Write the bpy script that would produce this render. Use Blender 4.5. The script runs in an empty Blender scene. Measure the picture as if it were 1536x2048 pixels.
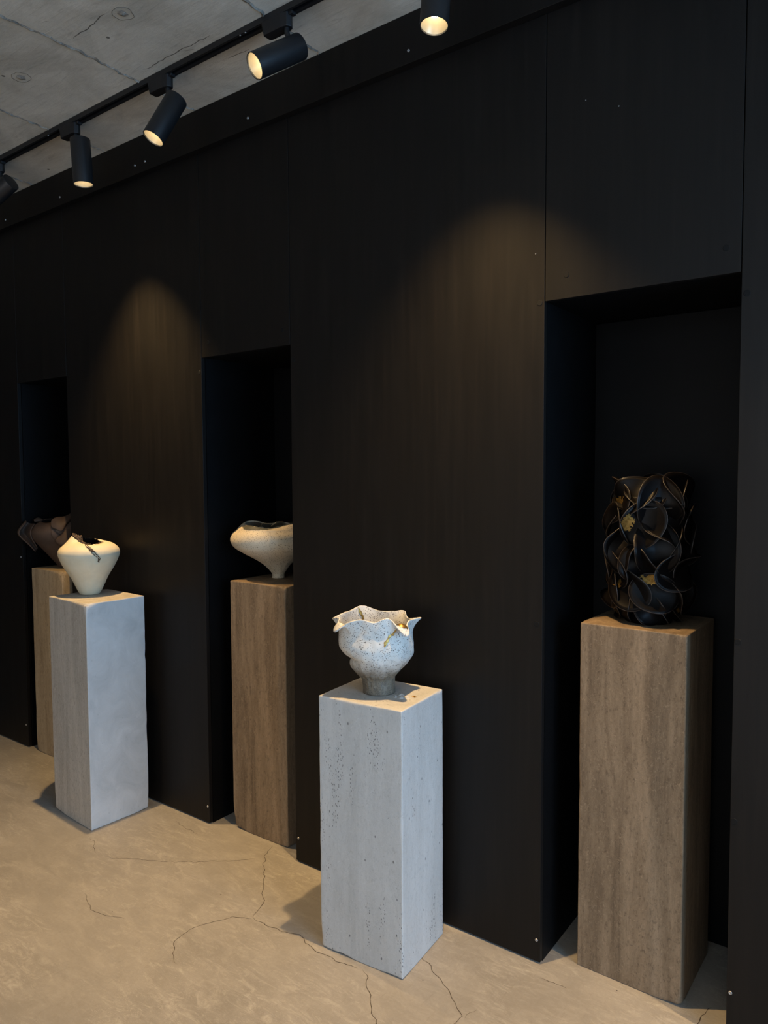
import bpy, bmesh, math, random
from mathutils import Vector, Matrix, noise

random.seed(7)
S = bpy.context.scene
COL = S.collection
PI = math.pi

# ------------------------------------------------------------------ camera
cam_d = bpy.data.cameras.new('camera')
cam_d.sensor_fit = 'VERTICAL'
cam_d.sensor_height = 36.0
cam_d.lens = 1459.96 / 2048 * 36.0
cam_d.clip_start = 0.02
cam_o = bpy.data.objects.new('camera', cam_d)
COL.objects.link(cam_o)
_r = Vector((0.80483878, 0.59347329, -0.00489856))
_u = Vector((-0.02828943, 0.04660649, 0.99851267))
_w = Vector((-0.5928189, 0.80350314, -0.05429973))
_m = Matrix((_r, _u, -_w)).transposed().to_4x4()
_m.translation = Vector((0.0, -2.00474, 1.5))
cam_o.matrix_world = _m
S.camera = cam_o

# ------------------------------------------------------------------ world, daylight, exposure
world = bpy.data.worlds.new('world')
S.world = world
world.use_nodes = True
world.node_tree.nodes['Background'].inputs[0].default_value = (0.55, 0.72, 1.0, 1)
world.node_tree.nodes['Background'].inputs[1].default_value = 0.6

day = bpy.data.lights.new('window_daylight', 'AREA')
day.shape = 'RECTANGLE'
day.size = 2.7
day.size_y = 2.7
day.energy = 235
day.color = (0.33, 0.62, 1.0)
day_o = bpy.data.objects.new('window_daylight', day)
COL.objects.link(day_o)
day_o.location = (3.45, -1.75, 1.45)
day_o.rotation_euler = (0, PI / 2, 0)       # faces -x, into the room through window_1

day2 = bpy.data.lights.new('rear_window_daylight', 'AREA')
day2.shape = 'RECTANGLE'
day2.size = 4.0
day2.size_y = 2.7
day2.energy = 62
day2.color = (0.86, 0.94, 1.0)
day2_o = bpy.data.objects.new('rear_window_daylight', day2)
COL.objects.link(day2_o)
day2_o.location = (0.5, -5.3, 1.45)
day2_o.rotation_euler = (PI / 2, 0, 0)      # faces +y, into the room through window_2

S.view_settings.view_transform = 'Standard'
S.view_settings.look = 'None'
S.view_settings.gamma = 1.0
S.view_settings.use_curve_mapping = False
S.view_settings.exposure = 0.0

SPOT_W = 215.0
WARM = (1.0, 0.645, 0.275)

# ------------------------------------------------------------------ helpers
def mesh_obj(name, verts, faces, mat=None, parent=None, smooth=False, loc=None):
    me = bpy.data.meshes.new(name)
    me.from_pydata([tuple(v) for v in verts], [], faces)
    me.update()
    if smooth:
        me.polygons.foreach_set('use_smooth', [True] * len(me.polygons))
    o = bpy.data.objects.new(name, me)
    COL.objects.link(o)
    if mat:
        me.materials.append(mat)
    if parent:
        o.parent = parent
    if loc:
        o.location = loc
    return o

def empty(name, loc=(0, 0, 0), rz=0.0):
    o = bpy.data.objects.new(name, None)
    COL.objects.link(o)
    o.empty_display_size = 0.1
    o.location = loc
    o.rotation_euler = (0, 0, rz)
    return o

def tag(o, label, cat, group=None):
    o['label'] = label
    o['category'] = cat
    if group:
        o['group'] = group
    return o

def struct(o, label=None):
    o['kind'] = 'structure'
    if label:
        o['label'] = label
    return o

def box_vf(x0, x1, y0, y1, z0, z1, base=0):
    v = [(x0, y0, z0), (x1, y0, z0), (x1, y1, z0), (x0, y1, z0), (x0, y0, z1), (x1, y0, z1), (x1, y1, z1), (x0, y1, z1)]
    f = [(0, 3, 2, 1), (4, 5, 6, 7), (0, 1, 5, 4), (1, 2, 6, 5), (2, 3, 7, 6), (3, 0, 4, 7)]
    return v, [tuple(i + base for i in q) for q in f]

def box(name, x0, x1, y0, y1, z0, z1, mat, parent=None, bevel=0.0):
    v, f = box_vf(x0, x1, y0, y1, z0, z1)
    o = mesh_obj(name, v, f, mat, parent)
    if bevel:
        b = o.modifiers.new('bevel', 'BEVEL')
        b.width = bevel
        b.segments = 2
        b.limit_method = 'ANGLE'
    return o

def boxes(name, lst, mat, parent=None):
    V, F = [], []
    for b in lst:
        v, f = box_vf(*b, base=len(V))
        V += v
        F += f
    return mesh_obj(name, V, F, mat, parent)

def grid_surface(name, fn, nu, nv, mat, parent=None, closed=True, cap=False, smooth=True):
    """fn(u, v) -> point, u around (closed) in 0..1, v along 0..1"""
    V, F = [], []
    cols = nu if closed else nu + 1
    for j in range(nv + 1):
        for i in range(cols):
            V.append(fn(i / nu, j / nv))
    for j in range(nv):
        for i in range(nu):
            a = j * cols + i
            b = j * cols + (i + 1) % cols
            F.append((a, b, b + cols, a + cols))
    if cap:
        F.append(tuple(reversed(range(cols))))
    return mesh_obj(name, V, F, mat, parent, smooth)

def lathe(name, prof, mat, parent=None, n=40, smooth=True, mtx=None):
    V, F = [], []
    for (r, z) in prof:
        for i in range(n):
            a = 2 * PI * i / n
            V.append(Vector((r * math.cos(a), r * math.sin(a), z)))
    for j in range(len(prof) - 1):
        for i in range(n):
            a = j * n + i
            b = j * n + (i + 1) % n
            F.append((a, b, b + n, a + n))
    if mtx:
        V = [mtx @ v for v in V]
    o = mesh_obj(name, V, F, mat, parent, smooth)
    if smooth:
        m = o.modifiers.new('split', 'EDGE_SPLIT')
        m.split_angle = math.radians(40)
    return o

def solidify(o, t, off=-1.0):
    m = o.modifiers.new('solid', 'SOLIDIFY')
    m.thickness = t
    m.offset = off
    m.use_even_offset = False
    return m

def subsurf(o, n):
    m = o.modifiers.new('sub', 'SUBSURF')
    m.levels = n
    m.render_levels = n
    return m

def tube(name, pts, r, mat, parent=None, n=6, closed=False):
    pts = [Vector(p) for p in pts]
    V, F = [], []
    k = len(pts)
    for i, p in enumerate(pts):
        a = pts[(i - 1) % k] if (closed or i > 0) else p
        b = pts[(i + 1) % k] if (closed or i < k - 1) else p
        t = (b - a).normalized()
        ref = Vector((0, 0, 1)) if abs(t.z) < 0.9 else Vector((1, 0, 0))
        s = t.cross(ref).normalized()
        q = s.cross(t)
        for j in range(n):
            an = 2 * PI * j / n
            V.append(p + (s * math.cos(an) + q * math.sin(an)) * r)
    for i in range(k if closed else k - 1):
        for j in range(n):
            a = i * n + j
            b = i * n + (j + 1) % n
            c = ((i + 1) % k) * n + (j + 1) % n
            d = ((i + 1) % k) * n + j
            F.append((a, b, c, d))
    return mesh_obj(name, V, F, mat, parent, True)

def interp(tab, x):
    if x <= tab[0][0]:
        return tab[0][1]
    for (a, va), (b, vb) in zip(tab, tab[1:]):
        if x <= b:
            t = (x - a) / (b - a)
            return va + (vb - va) * t
    return tab[-1][1]

def smooth_tab(tab, x):
    """Catmull-Rom through (x, y) pairs"""
    n = len(tab)
    if x <= tab[0][0]:
        return tab[0][1]
    if x >= tab[-1][0]:
        return tab[-1][1]
    for i in range(n - 1):
        if x <= tab[i + 1][0]:
            break
    x1, y1 = tab[i]
    x2, y2 = tab[i + 1]
    x0, y0 = tab[i - 1] if i else (2 * x1 - x2, y1)
    x3, y3 = tab[i + 2] if i + 2 < n else (2 * x2 - x1, y2)
    t = (x - x1) / (x2 - x1)
    m1 = (y2 - y0) / (x2 - x0) * (x2 - x1)
    m2 = (y3 - y1) / (x3 - x1) * (x2 - x1)
    return (2*t**3 - 3*t*t + 1)*y1 + (t**3 - 2*t*t + t)*m1 + (-2*t**3 + 3*t*t)*y2 + (t**3 - t*t)*m2

def periodic(tab, deg):
    """tab: list of (deg, value) sorted, periodic 360"""
    ext = [(a - 360, v) for a, v in tab[-3:]] + list(tab) + [(a + 360, v) for a, v in tab[:3]]
    return smooth_tab(ext, deg % 360)

def nz(v, s=1.0, o=0.0):
    return noise.noise(Vector((v[0] * s + o, v[1] * s + o * 1.7, v[2] * s - o)))

# ------------------------------------------------------------------ materials
class NT:
    def __init__(self, name):
        self.m = bpy.data.materials.new(name)
        self.m.use_nodes = True
        self.t = self.m.node_tree
        self.n = self.t.nodes
        self.b = self.n['Principled BSDF']
        tc = self.n.new('ShaderNodeTexCoord')
        self.co = tc.outputs['Object']

    def mapping(self, scale=(1, 1, 1), rot=(0, 0, 0), loc=(0, 0, 0), src=None):
        k = self.n.new('ShaderNodeMapping')
        k.inputs['Scale'].default_value = scale
        k.inputs['Rotation'].default_value = rot
        k.inputs['Location'].default_value = loc
        self.t.links.new(src or self.co, k.inputs['Vector'])
        return k.outputs[0]

    def noise(self, vec, scale, detail=4, rough=0.55, dist=0.0):
        k = self.n.new('ShaderNodeTexNoise')
        k.inputs['Scale'].default_value = scale
        k.inputs['Detail'].default_value = detail
        k.inputs['Roughness'].default_value = rough
        k.inputs['Distortion'].default_value = dist
        self.t.links.new(vec, k.inputs['Vector'])
        return k.outputs[0]

    def voronoi(self, vec, scale, feature='F1', out=0):
        k = self.n.new('ShaderNodeTexVoronoi')
        k.feature = feature
        k.inputs['Scale'].default_value = scale
        self.t.links.new(vec, k.inputs['Vector'])
        return k.outputs[out]

    def ramp(self, fac, stops, const=False):
        k = self.n.new('ShaderNodeValToRGB')
        e = k.color_ramp.elements
        while len(e) > 1:
            e.remove(e[-1])
        e[0].position = stops[0][0]
        c = stops[0][1]
        e[0].color = (c, c, c, 1) if not isinstance(c, tuple) else (*c, 1)
        for p, c in stops[1:]:
            q = e.new(p)
            q.color = (c, c, c, 1) if not isinstance(c, tuple) else (*c, 1)
        if const:
            k.color_ramp.interpolation = 'CONSTANT'
        self.t.links.new(fac, k.inputs[0])
        return k.outputs[0]

    def mix(self, fac, a, b, mode='MIX'):
        k = self.n.new('ShaderNodeMix')
        k.data_type = 'RGBA'
        k.blend_type = mode
        for sock, val in ((k.inputs[0], fac), (k.inputs[6], a), (k.inputs[7], b)):
            if isinstance(val, (int, float)):
                sock.default_value = val
            elif isinstance(val, tuple):
                sock.default_value = (*val, 1)
            else:
                self.t.links.new(val, sock)
        return k.outputs[2]

    def math(self, op, a, b=0.0):
        k = self.n.new('ShaderNodeMath')
        k.operation = op
        for sock, val in ((k.inputs[0], a), (k.inputs[1], b)):
            if isinstance(val, (int, float)):
                sock.default_value = val
            else:
                self.t.links.new(val, sock)
        return k.outputs[0]

    def sep(self, src=None):
        k = self.n.new('ShaderNodeSeparateXYZ')
        self.t.links.new(src or self.co, k.inputs[0])
        return k.outputs

    def bump(self, h, strength=0.3, dist=0.002):
        k = self.n.new('ShaderNodeBump')
        k.inputs['Strength'].default_value = strength
        k.inputs['Distance'].default_value = dist
        self.t.links.new(h, k.inputs['Height'])
        self.t.links.new(k.outputs[0], self.b.inputs['Normal'])

    def set(self, color=None, rough=None, metal=None, spec=None, emit=None, estr=None):
        def s(nm, v):
            if v is None:
                return
            if isinstance(v, (int, float)):
                self.b.inputs[nm].default_value = v
            elif isinstance(v, tuple):
                self.b.inputs[nm].default_value = (*v, 1)
            else:
                self.t.links.new(v, self.b.inputs[nm])
        s('Base Color', color)
        s('Roughness', rough)
        s('Metallic', metal)
        s('Specular IOR Level', spec)
        s('Emission Color', emit)
        s('Emission Strength', estr)
        return self.m

def m_panel():
    t = NT('black_stained_plywood')
    g = t.noise(t.mapping((9, 9, 0.35)), 6, 6, 0.6)
    g2 = t.noise(t.mapping((60, 60, 0.8)), 5, 3, 0.6)
    c = t.ramp(g, [(0.3, (0.0036, 0.0033, 0.0031)), (0.55, (0.0056, 0.0048, 0.0043)), (0.75, (0.0088, 0.0071, 0.0060))])
    c = t.mix(t.ramp(g2, [(0.62, 0.0), (0.72, 0.5)]), c, (0.003, 0.0025, 0.002))
    # a few long splits in the veneer
    sp = t.noise(t.mapping((14, 14, 0.22), loc=(3, 1, 0)), 2.2, 2, 0.4, 0.4)
    line = t.math('LESS_THAN', t.math('ABSOLUTE', t.math('SUBTRACT', sp, 0.655)), 0.0016)
    c = t.mix(t.math('MULTIPLY', line, 0.7), c, (0.003, 0.002, 0.002))
    t.bump(g2, 0.08, 0.0006)
    r = t.ramp(t.noise(t.mapping((4, 4, 1.0)), 3, 4), [(0.3, 0.46), (0.7, 0.54)])
    return t.set(c, r, spec=0.22)

def m_simple(name, color, rough=0.5, metal=0.0, spec=0.5, bump=None, var=0.0):
    t = NT(name)
    c = color
    if var:
        n = t.noise(t.co, 18, 5)
        c = t.mix(t.ramp(n, [(0.3, 0.0), (0.7, 1.0)]), tuple(x * (1 - var) for x in color), tuple(min(1, x * (1 + var)) for x in color))
    if bump:
        t.bump(t.noise(t.co, bump[0], 4), bump[1], bump[2])
    return t.set(c, rough, metal, spec)

def m_floor():
    t = NT('trowelled_concrete_floor')
    a = t.noise(t.mapping((1, 1, 1)), 1.6, 6, 0.6, 0.3)
    b = t.noise(t.mapping((1.0, 2.2, 1), rot=(0, 0, 0.5)), 7, 8, 0.68, 0.8)
    s = t.noise(t.mapping((1.0, 3.2, 1), rot=(0, 0, 0.75)), 9, 9, 0.78, 1.2)
    s2 = t.noise(t.mapping((9, 1.3, 1), rot=(0, 0, 0.4)), 16, 5, 0.7, 1.0)
    f = t.noise(t.co, 90, 4, 0.6)
    c = t.ramp(a, [(0.3, (0.24, 0.222, 0.198)), (0.7, (0.305, 0.282, 0.250))])
    c = t.mix(t.ramp(b, [(0.42, 0.0), (0.70, 0.7)]), c, (0.365, 0.338, 0.30))
    gate = t.ramp(t.noise(t.mapping((1, 1, 1), loc=(5, 2, 0)), 2.6, 5, 0.65, 0.6), [(0.40, 0.15), (0.62, 1.0)])
    c = t.mix(t.math('MULTIPLY', t.ramp(s, [(0.50, 0.0), (0.64, 0.75)]), gate), c, (0.46, 0.428, 0.378))
    s3 = t.noise(t.mapping((3, 14, 1), rot=(0, 0, 0.62)), 22, 6, 0.75, 2.2)
    c = t.mix(t.math('MULTIPLY', t.ramp(s3, [(0.55, 0.0), (0.67, 0.85)]), gate), c, (0.48, 0.45, 0.40))
    c = t.mix(t.ramp(s2, [(0.58, 0.0), (0.72, 0.45)]), c, (0.20, 0.180, 0.155))
    c = t.mix(t.ramp(f, [(0.35, 0.14), (0.6, 0.0)]), c, (0.2, 0.17, 0.14))
    sp = t.voronoi(t.co, 9)
    c = t.mix(t.math('LESS_THAN', sp, 0.022), c, (0.09, 0.08, 0.07))
    h = t.mix(0.5, s, f)
    t.bump(h, 0.12, 0.0015)
    r = t.ramp(b, [(0.3, 0.50), (0.7, 0.66)])
    return t.set(c, r, spec=0.35)

def m_ceiling():
    t = NT('board_formed_concrete')
    a = t.noise(t.mapping((1, 1.4, 1)), 3.2, 7, 0.66, 0.6)
    g = t.noise(t.mapping((0.8, 7, 1)), 6, 8, 0.70, 0.8)
    f = t.noise(t.co, 45, 5, 0.65)
    c = t.ramp(a, [(0.3, (0.40, 0.385, 0.33)), (0.5, (0.54, 0.525, 0.46)), (0.70, (0.66, 0.645, 0.575))])
    c = t.mix(t.ramp(g, [(0.56, 0.0), (0.70, 0.6)]), c, (0.33, 0.315, 0.27))
    c = t.mix(t.ramp(g, [(0.28, 0.4), (0.40, 0.0)]), c, (0.68, 0.665, 0.60))
    pit = t.voronoi(t.mapping((1, 1, 1), loc=(0.3, 0.1, 0)), 5.5)
    c = t.mix(t.math('LESS_THAN', pit, 0.035), c, (0.16, 0.15, 0.13))
    t.bump(t.mix(0.5, g, f), 0.6, 0.005)
    return t.set(c, 0.8, spec=0.25)

def m_travertine(name, light, dark, mid, pit_c, band=1.0, pits=1.0, cloud=None, vary=1.0):
    t = NT(name)
    v1 = t.noise(t.mapping((7 * band, 7 * band, 0.8)), 2.0, 7, 0.66, 0.5)
    v2 = t.noise(t.mapping((26 * band, 26 * band, 6.5)), 2.0, 9, 0.76, 1.0)
    g = t.noise(t.mapping((60, 60, 30)), 1.7, 9, 0.80, 0.8)
    g2 = t.noise(t.mapping((55, 55, 34), loc=(4, 1, 2)), 1.9, 9, 0.80, 1.6)
    c = t.ramp(v1, [(0.30, dark), (0.5, mid), (0.70, light)])
    c = t.mix(t.ramp(v2, [(0.48, 0.0), (0.72, 0.55 * vary)]), c, dark)
    c = t.mix(t.ramp(v2, [(0.26, 0.5 * vary), (0.42, 0.0)]), c, light)
    c = t.mix(t.ramp(g, [(0.52, 0.0), (0.66, 0.7 * vary)]), c, tuple(x * 0.62 for x in dark))
    c = t.mix(t.ramp(g2, [(0.54, 0.0), (0.66, 0.65 * vary)]), c, tuple(min(1, x * 1.25) for x in light))
    if cloud:
        nx = t.n.new('ShaderNodeNewGeometry')
        vt = t.n.new('ShaderNodeVectorTransform')
        vt.vector_type = 'NORMAL'
        vt.convert_from = 'WORLD'
        vt.convert_to = 'OBJECT'
        t.t.links.new(nx.outputs['True Normal'], vt.inputs[0])
        sx = t.math('ABSOLUTE', t.sep(vt.outputs[0])[0])
        cl = t.noise(t.mapping((1, 1, 0.8)), 9, 7, 0.65, 0.7)
        cc = t.ramp(cl, [(0.3, cloud[0]), (0.7, cloud[1])])
        sc = t.noise(t.mapping((1, 6, 1.5), rot=(0.6, 0, 0)), 22, 6, 0.75, 2.0)
        cc = t.mix(t.ramp(sc, [(0.66, 0.0), (0.74, 0.7)]), cc, tuple(min(1, x * 1.35) for x in cloud[1]))
        c = t.mix(t.math('GREATER_THAN', sx, 0.7), c, cc)
    # stretched pits gathered in vertical bands
    pv = t.voronoi(t.mapping((1, 1, 0.5), loc=(0.13, 0.2, 0.1)), 190)
    gate = t.noise(t.mapping((14, 14, 1.6), loc=(2, 5, 1)), 1.3, 4, 0.6)
    pm = t.math('MULTIPLY', t.math('LESS_THAN', pv, 0.27), t.math('GREATER_THAN', gate, 0.64 - 0.05 * pits))
    pv2 = t.voronoi(t.mapping((1, 1, 0.5), loc=(0.7, 0.2, 0.4)), 34)
    pm = t.math('MAXIMUM', pm, t.math('LESS_THAN', pv2, 0.075))
    c = t.mix(t.math('MULTIPLY', pm, 0.75 * pits), c, pit_c)
    fine = t.noise(t.co, 260, 3, 0.6)
    h = t.math('SUBTRACT', t.math('MULTIPLY', fine, 0.25), t.math('MULTIPLY', pm, 1.0 * pits))
    t.bump(h, 0.5, 0.0025)
    return t.set(c, 0.62, spec=0.3)

def m_ceramic(name, base, speck, low=None, inner=None, rough=0.55):
    t = NT(name)
    n = t.noise(t.co, 14, 5, 0.6)
    c = t.ramp(n, [(0.3, tuple(x * 0.90 for x in base)), (0.7, tuple(min(1, x * 1.06) for x in base))])
    if low:
        z = t.sep()[2]
        e = t.math('ADD', z, t.math('MULTIPLY', t.math('SUBTRACT', t.noise(t.co, 26, 6, 0.7), 0.5), low[3]))
        k = t.ramp(t.math('DIVIDE', e, 0.3), [(low[1] / 0.3, 1.0), (low[2] / 0.3, 0.0)])
        mott = t.ramp(t.noise(t.co, 120, 5, 0.75), [(0.35, tuple(x * 0.6 for x in low[0])), (0.65, tuple(x * 1.35 for x in low[0]))])
        c = t.mix(k, c, mott)
    if speck:
        v = t.voronoi(t.co, 240)
        g = t.noise(t.co, 75, 3)
        s1 = t.math('MULTIPLY', t.math('LESS_THAN', v, 0.30), t.math('GREATER_THAN', g, 0.47))
        v2 = t.voronoi(t.mapping(loc=(0.31, 0.22, 0.1)), 85)
        s1 = t.math('MAXIMUM', s1, t.math('LESS_THAN', v2, 0.16))
        c = t.mix(t.math('MULTIPLY', s1, speck[1]), c, speck[0])
    t.bump(t.noise(t.co, 150, 4, 0.6), 0.15, 0.001)
    return t.set(c, rough, spec=0.35)

def m_gold():
    t = NT('gold_leaf')
    n = t.noise(t.co, 160, 4, 0.7)
    c = t.ramp(n, [(0.35, (0.22, 0.12, 0.03)), (0.65, (0.58, 0.36, 0.10))])
    t.bump(n, 0.5, 0.001)
    return t.set(c, 0.38, 0.85, 0.5)

def m_emit(name, color, strength):
    t = NT(name)
    return t.set((0.9, 0.85, 0.75), 0.4, emit=color, estr=strength)

def m_glass():
    m = bpy.data.materials.new('window_glass')
    m.use_nodes = True
    n = m.node_tree.nodes
    n.clear()
    o = n.new('ShaderNodeOutputMaterial')
    a = n.new('ShaderNodeBsdfTransparent')
    g = n.new('ShaderNodeBsdfGlossy')
    g.inputs['Roughness'].default_value = 0.02
    mx = n.new('ShaderNodeMixShader')
    mx.inputs[0].default_value = 0.06
    m.node_tree.links.new(a.outputs[0], mx.inputs[1])
    m.node_tree.links.new(g.outputs[0], mx.inputs[2])
    m.node_tree.links.new(mx.outputs[0], o.inputs[0])
    return m

PANEL = m_panel()
NICHE = m_simple('black_niche_lining', (0.0024, 0.0025, 0.0027), 0.55, 0, 0.12, var=0.2)
FLOOR = m_floor()
CEIL = m_ceiling()
RIDGE = m_simple('rough_concrete_seam', (0.27, 0.26, 0.23), 0.9, 0, 0.2, (240, 1.0, 0.004), 0.6)
GOUGE = m_simple('dark_concrete_scratch', (0.13, 0.12, 0.10), 0.9, 0, 0.2)
CRACK = m_simple('floor_crack_dark', (0.075, 0.062, 0.05), 0.95, 0, 0.1)
PLASTER = m_simple('grey_plaster', (0.58, 0.57, 0.54), 0.85, 0, 0.2, (60, 0.2, 0.002), 0.08)
DARKWALL = m_simple('charcoal_plaster', (0.05, 0.05, 0.05), 0.8, 0, 0.2, (60, 0.2, 0.002), 0.08)
BLACKMETAL = m_simple('matt_black_metal', (0.0085, 0.0095, 0.011), 0.42, 0.0, 0.5)
TRACKBLACK = m_simple('track_black', (0.010, 0.010, 0.011), 0.5, 0, 0.4)
STEEL = m_simple('dull_steel_screw', (0.42, 0.42, 0.42), 0.4, 0.8, 0.5)
PLUG = m_simple('black_screw_plug', (0.004, 0.004, 0.004), 0.7, 0, 0.2)
GOLD = m_gold()
FRAME = m_simple('dark_window_frame', (0.03, 0.03, 0.032), 0.5)
GLASS = m_glass()
LED = m_emit('led_chip', (1.0, 0.84, 0.58), 100.0)
REFLECTOR = m_simple('satin_reflector', (0.46, 0.385, 0.26), 0.35, 0.3, 0.5)

WHITE_STONE = m_travertine('pale_travertine', (0.56, 0.545, 0.515), (0.42, 0.405, 0.375), (0.50, 0.485, 0.455), (0.10, 0.095, 0.09), 0.8, 1.0, None, 0.6)
WARM_STONE = m_travertine('pale_vein_cut_travertine', (0.50, 0.465, 0.41), (0.33, 0.30, 0.255), (0.43, 0.395, 0.345), (0.2, 0.18, 0.15), 1.3, 0.25,
                          ((0.42, 0.42, 0.41), (0.56, 0.555, 0.54)))
BROWN_STONE = m_travertine('brown_travertine', (0.305, 0.222, 0.143), (0.105, 0.072, 0.043), (0.205, 0.145, 0.090), (0.07, 0.05, 0.035), 1.2, 0.45)
TAN_STONE = m_travertine('tan_travertine', (0.42, 0.34, 0.23), (0.22, 0.165, 0.10), (0.34, 0.265, 0.175), (0.1, 0.075, 0.05), 1.3, 0.3)

# ------------------------------------------------------------------ room shell
X0, X1, Y0, Y1, ZC = -7.5, 3.2, -5.0, 0.62, 2.951
floor = struct(box('floor', X0, X1, Y0, Y1, -0.12, 0.0, FLOOR), 'trowelled beige concrete floor with hairline cracks')
ceiling = struct(box('ceiling', X0, X1, Y0, Y1, ZC, ZC + 0.2, CEIL), 'board formed bare concrete ceiling')
wall_left = struct(box('wall_left', X0 - 0.15, X0, Y0, Y1, -0.12, ZC + 0.2, DARKWALL))
wall_front = struct(boxes('wall_front', [
    (X0 - 0.15, -1.6, Y0 - 0.15, Y0, -0.12, ZC + 0.2), (2.6, X1 + 0.15, Y0 - 0.15, Y0, -0.12, ZC + 0.2),
    (-1.6, 2.6, Y0 - 0.15, Y0, -0.12, 0.06), (-1.6, 2.6, Y0 - 0.15, Y0, 2.86, ZC + 0.2)], PLASTER))
win2 = struct(empty('window_2', (0.5, Y0 - 0.075, 0.06)))
boxes('window_frame', [(-2.1, 2.1, -0.03, 0.03, 0, 0.06), (-2.1, 2.1, -0.03, 0.03, 2.74, 2.8), (-2.1, -2.04, -0.03, 0.03, 0.06, 2.74), (2.04, 2.1, -0.03, 0.03, 0.06, 2.74)], FRAME, win2)
for x in (-0.7, 0.7):
    box('mullion', x - 0.025, x + 0.025, -0.03, 0.03, 0.06, 2.74, FRAME, win2)
for x0, x1 in ((-2.04, -0.725), (-0.675, 0.675), (0.725, 2.04)):
    box('window_pane', x0, x1, -0.004, 0.004, 0.06, 2.74, GLASS, win2)
# right wall with the window opening y -3.2..-0.3, z 0.06..2.86
wall_right = struct(boxes('wall_right', [
    (X1, X1 + 0.15, Y0, -3.2, -0.12, ZC + 0.2), (X1, X1 + 0.15, -0.3, Y1 + 0.1, -0.12, ZC + 0.2),
    (X1, X1 + 0.15, -3.2, -0.3, -0.12, 0.06), (X1, X1 + 0.15, -3.2, -0.3, 2.86, ZC + 0.2)], PLASTER))
win = struct(empty('window_1', (X1 + 0.075, -1.75, 0.06)))
boxes('window_frame', [(-0.03, 0.03, -1.45, 1.45, 0, 0.06), (-0.03, 0.03, -1.45, 1.45, 2.74, 2.8), (-0.03, 0.03, -1.45, -1.39, 0.06, 2.74), (-0.03, 0.03, 1.39, 1.45, 0.06, 2.74)], FRAME, win)
box('mullion', -0.03, 0.03, -0.025, 0.025, 0.06, 2.74, FRAME, win)
for y0, y1 in ((-1.39, -0.025), (0.025, 1.39)):
    box('window_pane', -0.004, 0.004, y0, y1, 0.06, 2.74, GLASS, win)

# back wall: carcass behind, faced with stained panels, three niches cut in it
NICHES = [(-3.910, -3.432, 1.984), (-2.412, -1.909, 1.976), (-0.896, -0.376, 1.992)]
ND = 0.42                                     # niche depth
wall = struct(box('wall_back', X0, X1, ND + 0.03, Y1, 0.0, ZC, NICHE), 'black panelled wall with three niches')
TH = 0.018
G = 0.0012

def panel(x0, x1, z0, z1, name='panel'):
    return box(name, x0 + G, x1 - G, 0.0, TH, z0, z1, PANEL, wall, 0.0008)

screw_mesh = None
def screw(parent, x, z, y=0.0, plug=False, k=1.0):
    prof = [(0.0001, -0.0012), (0.0016, -0.0012), (0.0022, -0.0022), (0.0042, -0.0022), (0.0048, -0.0012), (0.0050, 0.0004)]
    if plug:
        prof = [(0.0001, -0.0009), (0.0075, -0.0009), (0.0085, 0.0003)]
    prof = [(r * k, q * k) for r, q in prof]
    m = Matrix.Translation((x, y, z)) @ Matrix(((1, 0, 0, 0), (0, 0, 1, 0), (0, 1, 0, 0), (0, 0, 0, 1)))
    return lathe('screw_plug' if plug else 'screw', prof, PLUG if plug else STEEL, parent, 14, True, m)

ZT = ZC - 0.002
pl = []
edges = [(-6.15, -5.13), (-5.13, -3.910), (-3.432, -2.412), (-1.909, -0.896), (-0.376, 0.64), (0.64, 1.66), (1.66, X1), (X0, -6.15)]
for a, b in edges:
    pl.append(panel(a, b, 0.006, ZT))
heads = [panel(a, b, t, ZT) for a, b, t in NICHES]
for i, z in ((1, 0.123), (1, 1.05), ):
    screw(pl[i], -3.932, z)
screw(pl[2], -2.424, 0.075)
screw(pl[3], -1.896, 0.095)
screw(pl[3], -0.909, 0.073)
screw(pl[3], -0.926, 2.133, k=0.35)
screw(pl[4], -0.366, 0.142)
for pi, x, z in ((pl[3], -0.912, 1.990), (pl[3], -0.916, 1.046), (pl[4], -0.362, 1.937), (pl[4], -0.366, 1.066), (pl[4], -0.366, 0.60), (pl[3], -1.892, 1.918), (pl[2], -2.428, 1.918)):
    screw(pi, x, z, 0, True)
for hd, x, z in ((heads[2], -0.831, 2.058), (heads[2], -0.412, 2.056), (heads[1], -1.950, 2.035), (heads[1], -2.37, 2.035), (heads[0], -3.47, 2.04)):
    screw(hd, x, z, 0, True)
for hd, x, z in ((heads[2], -0.779, 2.524), (heads[2], -0.687, 2.481)):
    screw(hd, x, z, 0, k=0.35)

for a, b, t in NICHES:
    box('niche_side', a - TH, a - 0.002, TH + 0.003, ND + 0.02, 0.0, t + TH, NICHE, wall)
    box('niche_side', b + 0.002, b + TH, TH + 0.003, ND + 0.02, 0.0, t + TH, NICHE, wall)
    box('niche_back', a - 0.002, b + 0.002, ND, ND + 0.018, 0.0, t, NICHE, wall)
    box('niche_top', a - 0.002, b + 0.002, TH + 0.003, ND, t + 0.002, t + TH, NICHE, wall)

# fascia under the ceiling
fascia = struct(box('trim_1', X0, X1, -0.030, -0.0005, 2.796, ZC - 0.001, PANEL, None, 0.001), 'black fascia board along the top of the wall')
for x in (-1.372, -2.117, -2.762, -2.834, -3.445, -3.98, -4.6, -0.66, 0.02, 0.7):
    screw(fascia, x * 0.985, 2.835, -0.030)

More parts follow.
